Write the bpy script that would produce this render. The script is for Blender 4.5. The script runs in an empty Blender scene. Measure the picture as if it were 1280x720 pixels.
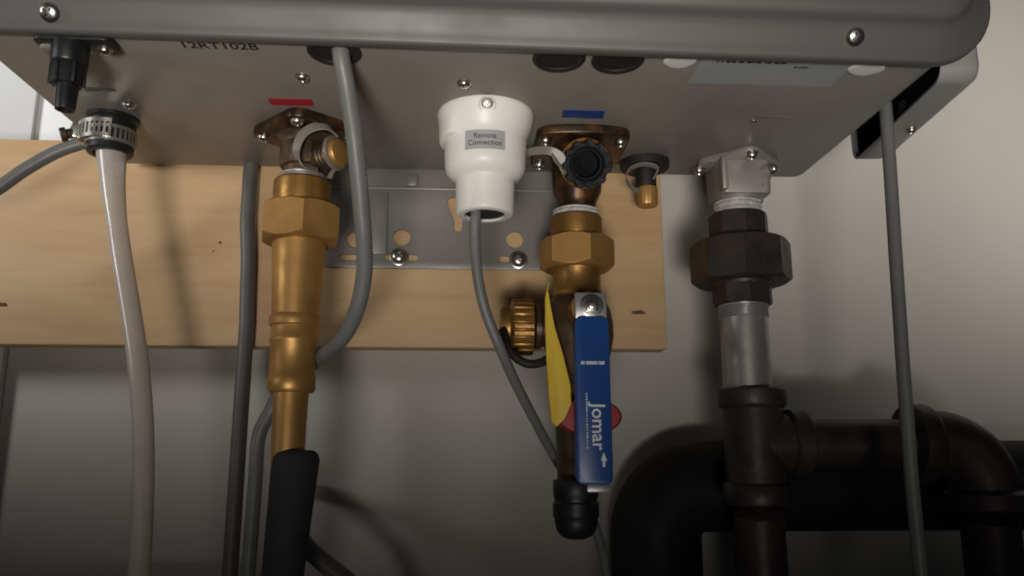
import bpy, bmesh, math, random
from mathutils import Vector, Matrix, noise
random.seed(7)
R = math.radians
S = bpy.context.scene
COL = S.collection
MM = 0.001

# ------------------------------------------------------------------ camera
cam = bpy.data.cameras.new('camera')
cam.sensor_width = 36.0
cam.lens = 36.0 * 1000 / 1280
cam.clip_start = 0.01
cam.clip_end = 50
camo = bpy.data.objects.new('camera', cam)
COL.objects.link(camo)
camo.location = (0, 0, -0.1923)
camo.rotation_euler = (R(90 + 11.695), 0, R(-3.3625))
S.camera = camo

# ------------------------------------------------------------------ world, lamps, exposure
W = bpy.data.worlds.new('World')
S.world = W
W.use_nodes = True
W.node_tree.nodes['Background'].inputs[0].default_value = (0.80, 0.84, 0.90, 1)
W.node_tree.nodes['Background'].inputs[1].default_value = 0.011
S.view_settings.view_transform = 'Standard'
S.view_settings.look = 'None'
S.view_settings.exposure = 0.0
S.view_settings.gamma = 1.0
S.cycles.filter_width = 1.9


def aim(o, target):
    d = Vector(target) - o.location
    o.rotation_euler = d.to_track_quat('-Z', 'Y').to_euler()


def spot(name, loc, target, power, size_deg, blend, radius, color):
    l = bpy.data.lights.new(name, 'SPOT')
    l.energy = power
    l.spot_size = R(size_deg)
    l.spot_blend = blend
    l.shadow_soft_size = radius
    l.color = color
    o = bpy.data.objects.new(name, l)
    COL.objects.link(o)
    o.location = loc
    aim(o, target)
    return o


spot('front_fill', (-0.10, -0.98, -0.58), (0.03, 0.55, 0.485), 106, 44.6, 1.0, 0.18, (1.0, 0.955, 0.89))  # unseen fill spot, aimed upward so its cone edge leaves the bottom dark
spot('left_lamp', (-0.95, 0.06, 0.06), (-0.40, 0.59, 0.175), 28, 60, 1.0, 0.12, (1.0, 0.99, 0.97))
spot('right_fill', (0.85, -0.30, -0.05), (0.50, 0.60, 0.045), 28, 29, 1.0, 0.14, (1.0, 0.965, 0.905))  # unseen spot added to brighten the right wall


# ------------------------------------------------------------------ materials
def nt(name):
    m = bpy.data.materials.new(name)
    m.use_nodes = True
    t = m.node_tree
    b = t.nodes['Principled BSDF']
    return m, t, b


def mat(name, col, rough=0.5, metal=0.0, col2=None, nscale=60, rvar=0.0, bump=0.0, bscale=300,
        spec=0.5, stretch=None, detail=4, lo=0.35, hi=0.7, coat=0.0, trans=0.0, sss=0.0):
    m, t, b = nt(name)
    N, L = t.nodes, t.links
    b.inputs['Base Color'].default_value = (*col, 1)
    b.inputs['Roughness'].default_value = rough
    b.inputs['Metallic'].default_value = metal
    b.inputs['Specular IOR Level'].default_value = spec
    b.inputs['Coat Weight'].default_value = coat
    if trans:
        b.inputs['Transmission Weight'].default_value = trans
    if sss:
        b.inputs['Subsurface Weight'].default_value = sss
        b.inputs['Subsurface Radius'].default_value = (0.006, 0.006, 0.005)
        b.inputs['Subsurface Scale'].default_value = 1.0
    tc = N.new('ShaderNodeTexCoord')
    src = tc.outputs['Object']
    if stretch:
        mp = N.new('ShaderNodeMapping')
        mp.inputs['Scale'].default_value = stretch
        L.new(src, mp.inputs[0])
        src = mp.outputs[0]
    if col2 is not None or rvar:
        nz = N.new('ShaderNodeTexNoise')
        nz.inputs['Scale'].default_value = nscale
        nz.inputs['Detail'].default_value = detail
        nz.inputs['Roughness'].default_value = 0.6
        L.new(src, nz.inputs['Vector'])
        mr = N.new('ShaderNodeMapRange')
        mr.inputs[1].default_value = lo
        mr.inputs[2].default_value = hi
        L.new(nz.outputs['Fac'], mr.inputs[0])
        if col2 is not None:
            mx = N.new('ShaderNodeMix')
            mx.data_type = 'RGBA'
            mx.inputs[6].default_value = (*col, 1)
            mx.inputs[7].default_value = (*col2, 1)
            L.new(mr.outputs[0], mx.inputs[0])
            L.new(mx.outputs[2], b.inputs['Base Color'])
        if rvar:
            r2 = N.new('ShaderNodeMapRange')
            r2.inputs[3].default_value = max(0.02, rough - rvar)
            r2.inputs[4].default_value = min(1, rough + rvar)
            L.new(mr.outputs[0], r2.inputs[0])
            L.new(r2.outputs[0], b.inputs['Roughness'])
    if bump:
        n2 = N.new('ShaderNodeTexNoise')
        n2.inputs['Scale'].default_value = bscale
        n2.inputs['Detail'].default_value = 3
        L.new(src, n2.inputs['Vector'])
        bp = N.new('ShaderNodeBump')
        bp.inputs['Strength'].default_value = bump * 0.45
        bp.inputs['Distance'].default_value = 0.001
        L.new(n2.outputs['Fac'], bp.inputs['Height'])
        L.new(bp.outputs[0], b.inputs['Normal'])
    return m


M = {}
M['cover'] = mat('grey_painted_cover', (0.094, 0.091, 0.087), 0.50, 0, (0.084, 0.081, 0.078), 18, 0.05, 0.035, 900)
M['plate'] = mat('grey_painted_plate', (0.250, 0.232, 0.208), 0.40, 0.05, (0.205, 0.184, 0.164), 10, 0.06, 0.08, 700)
M['galv'] = mat('grey_bracket_sheet', (0.235, 0.220, 0.205), 0.42, 0.2, (0.205, 0.192, 0.180), 30, 0.07, 0.06, 500)
M['tray'] = mat('grey_tray_sheet', (0.36, 0.35, 0.345), 0.42, 0.1, (0.32, 0.31, 0.305), 22, 0.06, 0.05, 500)
M['brass'] = mat('brass', (0.42, 0.225, 0.062), 0.46, 0.75, (0.17, 0.090, 0.030), 45, 0.10, 0.25, 500)
M['brass_nut'] = mat('satin_brass', (0.54, 0.305, 0.098), 0.50, 0.62, (0.36, 0.19, 0.06), 38, 0.08, 0.18, 700)
M['bronze'] = mat('tarnished_bronze', (0.040, 0.026, 0.015), 0.44, 0.60, (0.22, 0.095, 0.036), 58, 0.10, 0.30, 350, lo=0.46, hi=0.72)
M['cast'] = mat('dark_casting', (0.055, 0.038, 0.025), 0.48, 0.5, (0.15, 0.090, 0.046), 60, 0.1, 0.4, 300)
M['alu'] = mat('dull_aluminium', (0.42, 0.40, 0.37), 0.48, 0.55, (0.32, 0.30, 0.28), 50, 0.08, 0.3, 260)
M['iron'] = mat('black_malleable_iron', (0.030, 0.024, 0.021), 0.50, 0.15, (0.048, 0.034, 0.028), 60, 0.1, 0.5, 240)
M['steel'] = mat('galvanised_pipe', (0.50, 0.49, 0.47), 0.42, 0.7, (0.34, 0.33, 0.32), 60, 0.1, 0.15, 300)
M['chrome'] = mat('zinc_screw', (0.62, 0.60, 0.56), 0.32, 1.0, (0.42, 0.40, 0.38), 200, 0.08)
M['band'] = mat('stainless_band', (0.62, 0.60, 0.55), 0.33, 0.9, (0.50, 0.48, 0.43), 120, 0.08)
M['blackp'] = mat('black_plastic', (0.010, 0.010, 0.0105), 0.45, 0, (0.017, 0.017, 0.018), 90, 0.08, 0.15, 500)
M['knob'] = mat('blue_black_plastic', (0.008, 0.0085, 0.010), 0.62, 0, (0.013, 0.014, 0.017), 90, 0.08, 0.10, 500, spec=0.22)
M['rubber'] = mat('black_rubber', (0.010, 0.009, 0.009), 0.65)
M['abs'] = mat('black_drain_pipe', (0.009, 0.009, 0.009), 0.62, 0, (0.015, 0.014, 0.013), 25, 0.08, spec=0.3)
M['foam'] = mat('black_foam_sleeve', (0.022, 0.022, 0.023), 0.8, 0, (0.032, 0.032, 0.033), 90, 0, 0.5, 500)
M['white'] = mat('white_plastic', (0.82, 0.81, 0.76), 0.40, 0, (0.78, 0.77, 0.71), 40, 0.05, 0.05, 300, sss=0.15)
M['whitecap'] = mat('white_hole_plug', (0.72, 0.71, 0.69), 0.5)
M['clear'] = mat('milky_clear_plastic', (0.36, 0.32, 0.27), 0.40, 0, (0.30, 0.265, 0.225), 60, 0.06, trans=0.50)
M['hose'] = mat('clear_vinyl', (0.80, 0.74, 0.68), 0.24, 0, (0.70, 0.64, 0.58), 30, 0.06, trans=0.42)
M['tape'] = mat('thread_tape', (0.56, 0.55, 0.52), 0.6, 0, (0.34, 0.33, 0.31), 260, 0, 0.6, 700)
M['cable'] = mat('grey_cable', (0.175, 0.178, 0.170), 0.45, 0, (0.150, 0.152, 0.146), 60, 0.05, 0.08, 400)
M['dcable'] = mat('dark_grey_cable', (0.110, 0.105, 0.100), 0.5, 0, (0.09, 0.086, 0.082), 60, 0.05)
M['red'] = mat('red_label', (0.40, 0.014, 0.030), 0.5, 0, (0.34, 0.012, 0.026), 80, 0.05)
M['blue'] = mat('blue_label', (0.010, 0.050, 0.235), 0.5, 0, (0.008, 0.042, 0.20), 80, 0.05)
M['bluehandle'] = mat('blue_vinyl_grip', (0.016, 0.070, 0.26), 0.38, 0, (0.013, 0.058, 0.22), 60, 0.06, 0.1, 400)
M['yellow'] = mat('yellow_lever', (0.78, 0.56, 0.06), 0.45, 0, (0.68, 0.46, 0.05), 30, 0.06, stretch=(6, 6, 1))
M['redp'] = mat('red_plastic', (0.36, 0.03, 0.03), 0.45, 0, (0.30, 0.025, 0.025), 60, 0.05)
M['sticker'] = mat('pale_sticker', (0.33, 0.34, 0.335), 0.42, 0, (0.29, 0.302, 0.30), 40, 0.05)
M['silverlabel'] = mat('silver_label', (0.46, 0.45, 0.45), 0.42, 0.15, (0.42, 0.41, 0.41), 30, 0.06)
M['ink'] = mat('black_ink', (0.010, 0.010, 0.010), 0.6)
M['whiteink'] = mat('white_ink', (0.70, 0.72, 0.74), 0.6)
M['pale'] = mat('white_panel_paint', (0.74, 0.755, 0.755), 0.6, 0, (0.70, 0.715, 0.715), 8, 0, 0.05, 300)
M['wall'] = mat('painted_wall', (0.575, 0.547, 0.500), 0.75, 0, (0.525, 0.498, 0.452), 6, 0, 0.30, 320)
M['ledge'] = mat('dark_panel', (0.060, 0.055, 0.050), 0.55, 0, (0.048, 0.044, 0.04), 20, 0.06)
M['gouge'] = mat('torn_wood', (0.16, 0.095, 0.045), 0.9, 0, (0.10, 0.055, 0.025), 200)


def wood():
    m, t, b = nt('pale_pine_board')
    N, L = t.nodes, t.links
    tc = N.new('ShaderNodeTexCoord')
    mp = N.new('ShaderNodeMapping')
    mp.inputs['Scale'].default_value = (1.4, 1.0, 11.0)
    L.new(tc.outputs['Object'], mp.inputs[0])
    n1 = N.new('ShaderNodeTexNoise')
    n1.inputs['Scale'].default_value = 5.0
    n1.inputs['Detail'].default_value = 5
    n1.inputs['Distortion'].default_value = 0.7
    L.new(mp.outputs[0], n1.inputs['Vector'])
    mp2 = N.new('ShaderNodeMapping')
    mp2.inputs['Scale'].default_value = (6, 1.0, 160.0)
    L.new(tc.outputs['Object'], mp2.inputs[0])
    n2 = N.new('ShaderNodeTexNoise')
    n2.inputs['Scale'].default_value = 6.0
    n2.inputs['Detail'].default_value = 3
    L.new(mp2.outputs[0], n2.inputs['Vector'])
    cr = N.new('ShaderNodeValToRGB')
    e = cr.color_ramp.elements
    e[0].position = 0.30
    e[0].color = (0.53, 0.340, 0.170, 1)
    e[1].position = 0.72
    e[1].color = (0.63, 0.430, 0.240, 1)
    k = cr.color_ramp.elements.new(0.50)
    k.color = (0.585, 0.388, 0.207, 1)
    L.new(n1.outputs['Fac'], cr.inputs[0])
    mx = N.new('ShaderNodeMix')
    mx.data_type = 'RGBA'
    mx.blend_type = 'MULTIPLY'
    mx.inputs[0].default_value = 0.14
    L.new(cr.outputs[0], mx.inputs[6])
    c2 = N.new('ShaderNodeValToRGB')
    c2.color_ramp.elements[0].position = 0.35
    c2.color_ramp.elements[0].color = (0.62, 0.52, 0.42, 1)
    c2.color_ramp.elements[1].position = 0.6
    c2.color_ramp.elements[1].color = (1, 1, 1, 1)
    L.new(n2.outputs['Fac'], c2.inputs[0])
    L.new(c2.outputs[0], mx.inputs[7])
    L.new(mx.outputs[2], b.inputs['Base Color'])
    b.inputs['Roughness'].default_value = 0.6
    bp = N.new('ShaderNodeBump')
    bp.inputs['Strength'].default_value = 0.12
    bp.inputs['Distance'].default_value = 0.0006
    L.new(n2.outputs['Fac'], bp.inputs['Height'])
    L.new(bp.outputs[0], b.inputs['Normal'])
    return m


M['wood'] = wood()

# ------------------------------------------------------------------ object helpers (all shapes in mm, world)
ORG = {}


def thing(name, label, cat, loc, group=None):
    o = bpy.data.objects.new(name, None)
    o.empty_display_size = 0.01
    COL.objects.link(o)
    o.location = Vector(loc) * MM
    o['label'] = label
    o['category'] = cat
    if group:
        o['group'] = group
    ORG[o.name] = Vector(loc)
    return o


def obj(name, bm, m, parent=None, label=None, cat=None, kind=None, sharp=38, group=None, org=None):
    bmesh.ops.recalc_face_normals(bm, faces=bm.faces)
    if parent is not None:
        L = ORG[parent.name]
    elif org is not None:
        L = Vector(org)
    else:
        vs = [v.co for v in bm.verts]
        L = Vector([(min(v[i] for v in vs) + max(v[i] for v in vs)) / 2 for i in range(3)])
    for v in bm.verts:
        v.co = (v.co - L) * MM
    me = bpy.data.meshes.new(name)
    bm.to_mesh(me)
    bm.free()
    for p in me.polygons:
        p.use_smooth = True
    me.set_sharp_from_angle(angle=R(sharp))
    me.materials.append(M[m])
    o = bpy.data.objects.new(name, me)
    COL.objects.link(o)
    if parent is not None:
        o.parent = parent
    else:
        o.location = L * MM
    ORG[o.name] = L
    if label:
        o['label'] = label
    if cat:
        o['category'] = cat
    if kind:
        o['kind'] = kind
    if group:
        o['group'] = group
    return o


def frame(d):
    d = Vector(d).normalized()
    a = Vector((0, 0, 1)) if abs(d.z) < 0.9 else Vector((1, 0, 0))
    u = d.cross(a).normalized()
    v = d.cross(u).normalized()
    return d, u, v


def rings(bm, loops, cap0=True, cap1=True, close=False):
    vl = [[bm.verts.new(p) for p in lp] for lp in loops]
    n = len(vl[0])
    prs = list(zip(vl, vl[1:])) + ([(vl[-1], vl[0])] if close else [])
    for a, b in prs:
        for i in range(n):
            j = (i + 1) % n
            bm.faces.new((a[i], a[j], b[j], b[i]))
    if not close:
        if cap0:
            bm.faces.new(vl[0][::-1])
        if cap1:
            bm.faces.new(vl[-1])


def lathe(bm, c, d, prof, n=40, phase=0.0, cap0=True, cap1=True, close=False, jit=0.0):
    """prof: (distance along d, radius)."""
    d, u, v = frame(d)
    c = Vector(c)
    loops = []
    for (t, r) in prof:
        lp = []
        for i in range(n):
            a = phase + 2 * math.pi * i / n
            rr = r
            if jit:
                rr = r * (1 + jit * (noise.noise((math.cos(a) * 2, math.sin(a) * 2, t * 0.3))))
            lp.append(c + d * t + (u * math.cos(a) + v * math.sin(a)) * rr)
        loops.append(lp)
    rings(bm, loops, cap0, cap1, close)


def nut(bm, c, d, t0, t1, rc, ri, n=6, phase=0.0, ch=2.0):
    """n-sided nut with chamfered corners: built as fine rings clipped by polygon and cone."""
    d, u, v = frame(d)
    c = Vector(c)
    seg = n * 16
    ap = rc * math.cos(math.pi / n)
    loops = []

    def ring(t, lim):
        lp = []
        for i in range(seg):
            a = 2 * math.pi * i / seg
            k = (a % (2 * math.pi / n)) - math.pi / n
            r = min(ap / math.cos(k), lim)
            lp.append(c + d * t + (u * math.cos(a + phase) + v * math.sin(a + phase)) * r)
        loops.append(lp)
    ring(t0, ri)
    ring(t0, ap * 0.97)
    for f in (0.15, 0.3, 0.45, 0.6, 0.8, 1.0):
        ring(t0 + ch * f, ap * 0.97 + (rc * 1.001 - ap * 0.97) * f)
    for f in (1.0, 0.8, 0.6, 0.45, 0.3, 0.15):
        ring(t1 - ch * f, ap * 0.97 + (rc * 1.001 - ap * 0.97) * f)
    ring(t1, ap * 0.97)
    ring(t1, ri)
    rings(bm, loops, True, True)


def smooth(pts, k=8):
    P = [Vector(pts[0]), Vector(pts[1])]
    for p in pts[2:]:            # split over-long steps so the curve does not overshoot
        p, a = Vector(p), P[-1]
        ln, pv = (p - a).length, (a - P[-2]).length
        m = max(1, math.ceil(ln / (1.6 * pv)))
        P += [a.lerp(p, (i + 1) / m) for i in range(m)]
    P = [P[0] * 2 - P[1]] + P + [P[-1] * 2 - P[-2]]
    out = []
    for i in range(1, len(P) - 2):
        for s in range(k):
            t = s / k
            a, b, c, d = P[i - 1], P[i], P[i + 1], P[i + 2]
            out.append(0.5 * ((2 * b) + (c - a) * t + (2 * a - 5 * b + 4 * c - d) * t * t + (3 * b - a - 3 * c + d) * t ** 3))
    out.append(P[-2])
    return out


def tube(bm, pts, r, n=20, k=8, cap=True):
    P = smooth(pts, k) if k else [Vector(p) for p in pts]
    m = len(P)
    d0, u, v = frame(P[1] - P[0])
    loops = []
    for i, p in enumerate(P):
        d = (P[min(i + 1, m - 1)] - P[max(i - 1, 0)]).normalized()
        u = (u - d * u.dot(d)).normalized()
        v = d.cross(u)
        f = i / (m - 1)
        rr = r(f) if callable(r) else r
        loops.append([p + (u * math.cos(2 * math.pi * j / n) + v * math.sin(2 * math.pi * j / n)) * rr for j in range(n)])
    rings(bm, loops, cap, cap)


def ribbon(bm, pts, w, t, side, k=8):
    """flat strap: width w along 'side', thickness t."""
    P = smooth(pts, k)
    m = len(P)
    loops = []
    for i, p in enumerate(P):
        d = (P[min(i + 1, m - 1)] - P[max(i - 1, 0)]).normalized()
        sd = Vector(side)
        sd = (sd - d * sd.dot(d)).normalized()
        nn = d.cross(sd)
        f = i / (m - 1)
        ww = (w(f) if callable(w) else w) / 2
        c = t * 0.35
        q = [(-ww, -t / 2 + c), (-ww + c, -t / 2), (ww - c, -t / 2), (ww, -t / 2 + c), (ww, t / 2 - c), (ww - c, t / 2), (-ww + c, t / 2), (-ww, t / 2 - c)]
        loops.append([p + sd * a + nn * b for a, b in q])
    rings(bm, loops)


def box(bm, lo, hi, bev=0.0, seg=2, mtx=None):
    r = bmesh.ops.create_cube(bm, size=1.0)
    vs = r['verts']
    lo, hi = Vector(lo), Vector(hi)
    c, s = (lo + hi) / 2, hi - lo
    for v in vs:
        v.co = Vector((v.co.x * s.x, v.co.y * s.y, v.co.z * s.z)) + c
    if bev:
        es = list({e for v in vs for e in v.link_edges})
        bmesh.ops.bevel(bm, geom=es, offset=bev, segments=seg, affect='EDGES', profile=0.5)
    if mtx is not None:
        for v in bm.verts:
            v.co = mtx @ v.co


def rrect(x0, y0, x1, y1, r, n=8):
    pts = []
    for (cx, cy, a0) in ((x1 - r, y1 - r, 0), (x0 + r, y1 - r, 90), (x0 + r, y0 + r, 180), (x1 - r, y0 + r, 270)):
        for i in range(n + 1):
            a = R(a0 + 90 * i / n)
            pts.append((cx + r * math.cos(a), cy + r * math.sin(a)))
    return pts


def plate(bm, outline, h0, h1, bev, place):
    """extruded outline with softened rims; place(x, y, h) -> world."""
    c = Vector((sum(p[0] for p in outline) / len(outline), sum(p[1] for p in outline) / len(outline)))

    def off(d):
        res = []
        n = len(outline)
        for i in range(n):
            a, b = Vector(outline[i - 1]), Vector(outline[(i + 1) % n])
            t = (b - a).normalized()
            nn = Vector((-t.y, t.x))
            p = Vector(outline[i])
            if nn.dot(c - p) < 0:
                nn = -nn
            res.append(p + nn * d)
        return res
    s = 1 if h1 > h0 else -1
    loops = []
    for d, h in ((bev, h0), (bev * .3, h0 + s * bev * .3), (0, h0 + s * bev), (0, h1 - s * bev), (bev * .3, h1 - s * bev * .3), (bev, h1)):
        loops.append([Vector(place(p[0], p[1], h)) for p in off(d)])
    rings(bm, loops)


def bool_mesh(me, cut_bm):
    """subtract a bmesh (same local units as the mesh) and return the new mesh."""
    cm = bpy.data.meshes.new('cut')
    bmesh.ops.recalc_face_normals(cut_bm, faces=cut_bm.faces)
    cut_bm.to_mesh(cm)
    cut_bm.free()
    a = bpy.data.objects.new('a', me)
    b = bpy.data.objects.new('b', cm)
    COL.objects.link(a)
    COL.objects.link(b)
    md = a.modifiers.new('m', 'BOOLEAN')
    md.operation = 'DIFFERENCE'
    md.solver = 'EXACT'
    md.object = b
    dg = bpy.context.evaluated_depsgraph_get()
    dg.update()
    out = bpy.data.meshes.new_from_object(a.evaluated_get(dg))
    bpy.data.objects.remove(a)
    bpy.data.objects.remove(b)
    for p in out.polygons:
        p.use_smooth = True
    out.set_sharp_from_angle(angle=R(35))
    return out


def screw_mesh(r, h, slot=True):
    """pan-head cross screw; head dome towards +Z, base at z=0 (built in mm, saved in m)."""
    bm = bmesh.new()
    prof = [(-1.2, r * 1.22), (0.0, r * 1.22), (0.15, r * 1.18), (0.3, r), (h * 0.35, r * 0.99), (h * 0.62, r * 0.90), (h * 0.85, r * 0.68), (h * 0.97, r * 0.36), (h, r * 0.05)]
    lathe(bm, (0, 0, 0), (0, 0, 1), prof, 32)
    bmesh.ops.recalc_face_normals(bm, faces=bm.faces)
    bmesh.ops.scale(bm, vec=(MM,) * 3, verts=bm.verts)
    me = bpy.data.meshes.new('screw')
    bm.to_mesh(me)
    bm.free()
    cb = bmesh.new()
    w, l = r * 0.13, r * 0.62
    pts = [(w, w), (w, l), (-w, l), (-w, w), (-l, w), (-l, -w), (-w, -w), (-w, -l), (w, -l), (w, -w), (l, -w), (l, w)]
    rings(cb, [[Vector((x * 0.5, y * 0.5, h * 0.25)) for x, y in pts], [Vector((x, y, h * 1.3)) for x, y in pts]])
    bmesh.ops.scale(cb, vec=(MM,) * 3, verts=cb.verts)
    out = bool_mesh(me, cb)
    out.name = 'screw'
    return out


SCREW = {}


def screw(parent, pos, d, r=4.0, h=3.0, spin=0.3, m='chrome', name='screw'):
    key = (r, h, m)
    if key not in SCREW:
        me = screw_mesh(r, h)
        me.materials.clear()
        me.materials.append(M[m])
        SCREW[key] = me
    o = bpy.data.objects.new(name, SCREW[key])
    COL.objects.link(o)
    o.parent = parent
    o.location = (Vector(pos) - ORG[parent.name]) * MM
    q = Vector(d).to_track_quat('Z', 'Y')
    o.rotation_mode = 'QUATERNION'
    from mathutils import Quaternion
    o.rotation_quaternion = q @ Quaternion((0, 0, 1), spin)
    return o


def text_bm(body, size, extrude, lines=1.0, align='CENTER', bold=0.0, sx=1.0):
    cu = bpy.data.curves.new('t', 'FONT')
    cu.body = body
    cu.size = size
    cu.extrude = extrude
    cu.offset = bold
    cu.align_x = align
    cu.align_y = 'CENTER'
    cu.space_line = lines
    cu.resolution_u = 3
    o = bpy.data.objects.new('t', cu)
    COL.objects.link(o)
    dg = bpy.context.evaluated_depsgraph_get()
    dg.update()
    me = bpy.data.meshes.new_from_object(o.evaluated_get(dg))
    bpy.data.objects.remove(o)
    bm = bmesh.new()
    bm.from_mesh(me)
    for v in bm.verts:
        v.co.x *= sx
    return bm


def maptext(bm, fn):
    for v in bm.verts:
        v.co = Vector(fn(v.co.x, v.co.y, v.co.z))
    return bm


B = bmesh.new
DN = (0, 0, -1)

# ================================================================== SETTING
b = B()
box(b, (-900, 600, -700), (1100, 620, 700))
obj('wall', b, 'wall', kind='structure')

# white panel on the wall, left; its edge shows as a thin vertical line
b = B()
box(b, (-900, 592, -700), (-331, 600, 700), 1.2)
o = obj('wall_panel', b, 'pale', label='white panel against the wall at the far left with a thin vertical edge', cat='wall panel')
b = B()
box(b, (-331, 596, 19), (-200, 600, 330), 0.8)
o = obj('wall_panel', b, 'pale', label='narrow cream strip of panelling between the white panel and the heater', cat='wall panel')

# backing board on furring strips
bt = thing('backing_board', 'pale pine backing board screwed to the wall behind the pipes', 'board', (-250, 533, -60))
b = B()
box(b, (-560, 533, -123), (137, 551, 18), 1.0)
bo = obj('board', b, 'wood', bt)
for x in (-480, -200, 60):
    b = B()
    box(b, (x, 551.2, -108), (x + 40, 599.8, 10), 0.8)
    obj('furring_strip', b, 'wood', bt)


def gouge(x, z, w, h):
    g = B()
    vs = []
    n = 14
    for i in range(n):
        a = 2 * math.pi * i / n
        k = 0.7 + 0.5 * random.random()
        vs.append(g.verts.new((x + w * math.cos(a) * k, 532.6, z + h * math.sin(a) * k)))
    c = g.verts.new((x, 532.1, z))
    for i in range(n):
        g.faces.new((vs[i], vs[(i + 1) % n], c))
    obj('gouge', g, 'gouge', bt)


for a in ((-303, -97, 4, 1.6), (118, -98, 5.5, 1.5), (-166, -53, 1.3, 1.0), (-170, -59, 0.6, 0.6)):
    gouge(*a)

# ================================================================== WATER HEATER
wh = thing('water_heater', 'grey wall hung tankless water heater seen from below', 'water heater', (0, 440, 0))
b = B()
out = rrect(-235, 355, 236, 529, 7)
plate(b, out, 0, 420, 1.5, lambda x, y, h: (x, y, h))
obj('case', b, 'plate', wh)

# front cover: rounded in elevation, stepped rim, flat front
b = B()


def cov(inset, y, r):
    return [Vector((p[0], y, p[1] + (236 - p[0]) * 0.0066)) for p in rrect(-262 + inset, -4 + inset, 262 - inset, 600 - inset, max(r - inset, 3), 12)]


loops = [cov(0.6, 356, 34), cov(0, 355, 34), cov(0, 351.5, 34), cov(0.5, 350.3, 34), cov(2.0, 349.4, 34), cov(4.0, 349.0, 34), cov(7, 347.6, 34), cov(12, 344.8, 34), cov(15, 342.8, 34),
         cov(16.2, 341.2, 34), cov(17.0, 339.0, 34), cov(18.5, 337.2, 34), cov(22, 335.6, 34), cov(30, 334, 34), cov(60, 332, 64)]
rings(b, loops)
fc = obj('front_cover', b, 'cover', wh, sharp=50)
for (x, z, y, sp) in ((-192.8, 6.9, 347.6, 0.9), (187.4, 6.4, 346.3, 0.5)):
    d = Vector((0, -0.86, -0.50))
    # dark dished seat round the screw
    s = B()
    lathe(s, (x, y + 0.5, z), d, [(-2.5, 7.0), (-0.6, 6.8), (0.0, 6.4), (0.0, 5.8), (-0.6, 5.4)], 32)
    obj('screw_seat', s, 'cover', fc)
    screw(fc, (x, y, z), d, 4.7, 3.2, sp, 'chrome')

# black grommets (rim and sunken centre)
def grommet(x, y, r):
    g = B()
    lathe(g, (x, y, 0), DN, [(-0.5, r), (0.6, r), (1.4, r - 0.8), (1.6, r - 2.0), (1.2, r - 3.0), (0.3, r - 3.6), (0.15, 0.5)], 40)
    return obj('grommet', g, 'rubber', wh)


grommet(-65.5, 363.4, 13.2)
grommet(44.8, 363.9, 13.3)
grommet(74.2, 363.9, 13.3)
for (x, y, sx, r) in ((105.3, 363.0, 1.0, 8.2), (202.3, 365.5, 1.18, 8.0)):
    g = B()
    lathe(g, (0, 0, 0), DN, [(-0.3, r), (0.4, r), (0.9, r - 0.6), (1.0, r - 2), (1.0, 0.3)], 32)
    for v in g.verts:
        v.co = Vector((v.co.x * sx + x, v.co.y * 0.82 + y, v.co.z))
    obj('hole_plug', g, 'whitecap', wh)

# coloured markers
def flat_label(name, pts, m, h=0.25, label=None, r=0):
    g = B()
    v0 = [g.verts.new((x, y, -0.02)) for x, y in pts]
    v1 = [g.verts.new((x, y, -h)) for x, y in pts]
    n = len(pts)
    g.faces.new(v1)
    g.faces.new(v0[::-1])
    for i in range(n):
        g.faces.new((v0[i], v0[(i + 1) % n], v1[(i + 1) % n], v1[i]))
    return obj(name, g, m, wh, label=label)


flat_label('marker_label', [(p[0], p[1]) for p in rrect(-110.8, 418.6, -86.6, 427.2, 1.6, 4)], 'red', label='red marker label above the hot water valve')
flat_label('marker_label', [(54.3, 424.3), (78.2, 424.3), (79.0, 435.0), (54.7, 434.6)], 'blue', label='blue marker label above the cold water valve')
lab = flat_label('rating_label', [(116.0, 358.5), (193.2, 358.5), (193.2, 386.0), (116.0, 386.6)], 'sticker', label='pale rating label half hidden by the front cover')
# strip of illegible small print on the rating label: uneven dashes
g = B()
x = 124.0
while x < 158:
    w = random.choice((0.8, 1.2, 2.0, 2.6))
    box(g, (x, 361.2, -0.32), (x + w, 363.0, -0.26))
    x += w + random.choice((0.5, 0.8, 1.6))
x = 165.0
while x < 172:
    w = random.choice((0.5, 0.8, 1.1))
    box(g, (x, 364.6 + random.random(), -0.32), (x + w, 366.6 + random.random(), -0.26))
    x += w + 0.4
obj('small_print', g, 'ink', lab)
# printed part number, its upper half behind the cover lip
g = text_bm('12RT102B', 8.6, 0.05, bold=0.12, sx=1.02)
maptext(g, lambda x, y, z: (-120.2 + x, 361.4 - y, -0.12 - z))
obj('printed_number', g, 'ink', wh)
flat_label('faint_sticker', [(168.5, 426.0), (190.5, 426.2), (189.5, 430.6), (167.5, 430.2)], 'plate', 0.2)
g = B()
for i in range(9):
    w = random.choice((0.5, 0.9, 1.2))
    box(g, (168.4 + i * 1.45, 427.0, -0.30), (168.4 + i * 1.45 + w, 427.9, -0.21))
obj('small_print', g, 'ink', wh)
g = B()
for i in range(16):
    box(g, (-207 + i * 1.05, 410.8, -0.15), (-207 + i * 1.05 + 0.75, 415.6, -0.02))
obj('stamped_mark', g, 'dcable', wh)
for (x, y, sp) in ((-86.4, 391.5, 0.2), (-2.3, 394.0, 0.6), (-190.5, 431.5, 0.1)):
    screw(wh, (x, y, -0.3), DN, 3.3, 2.4, sp, 'chrome')
g = B()
lathe(g, (168.0, 432.5, 0), DN, [(0, 1.5), (1.0, 1.4), (1.6, 0.8), (1.7, 0.1)], 16)
obj('rivet', g, 'chrome', wh)

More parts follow.
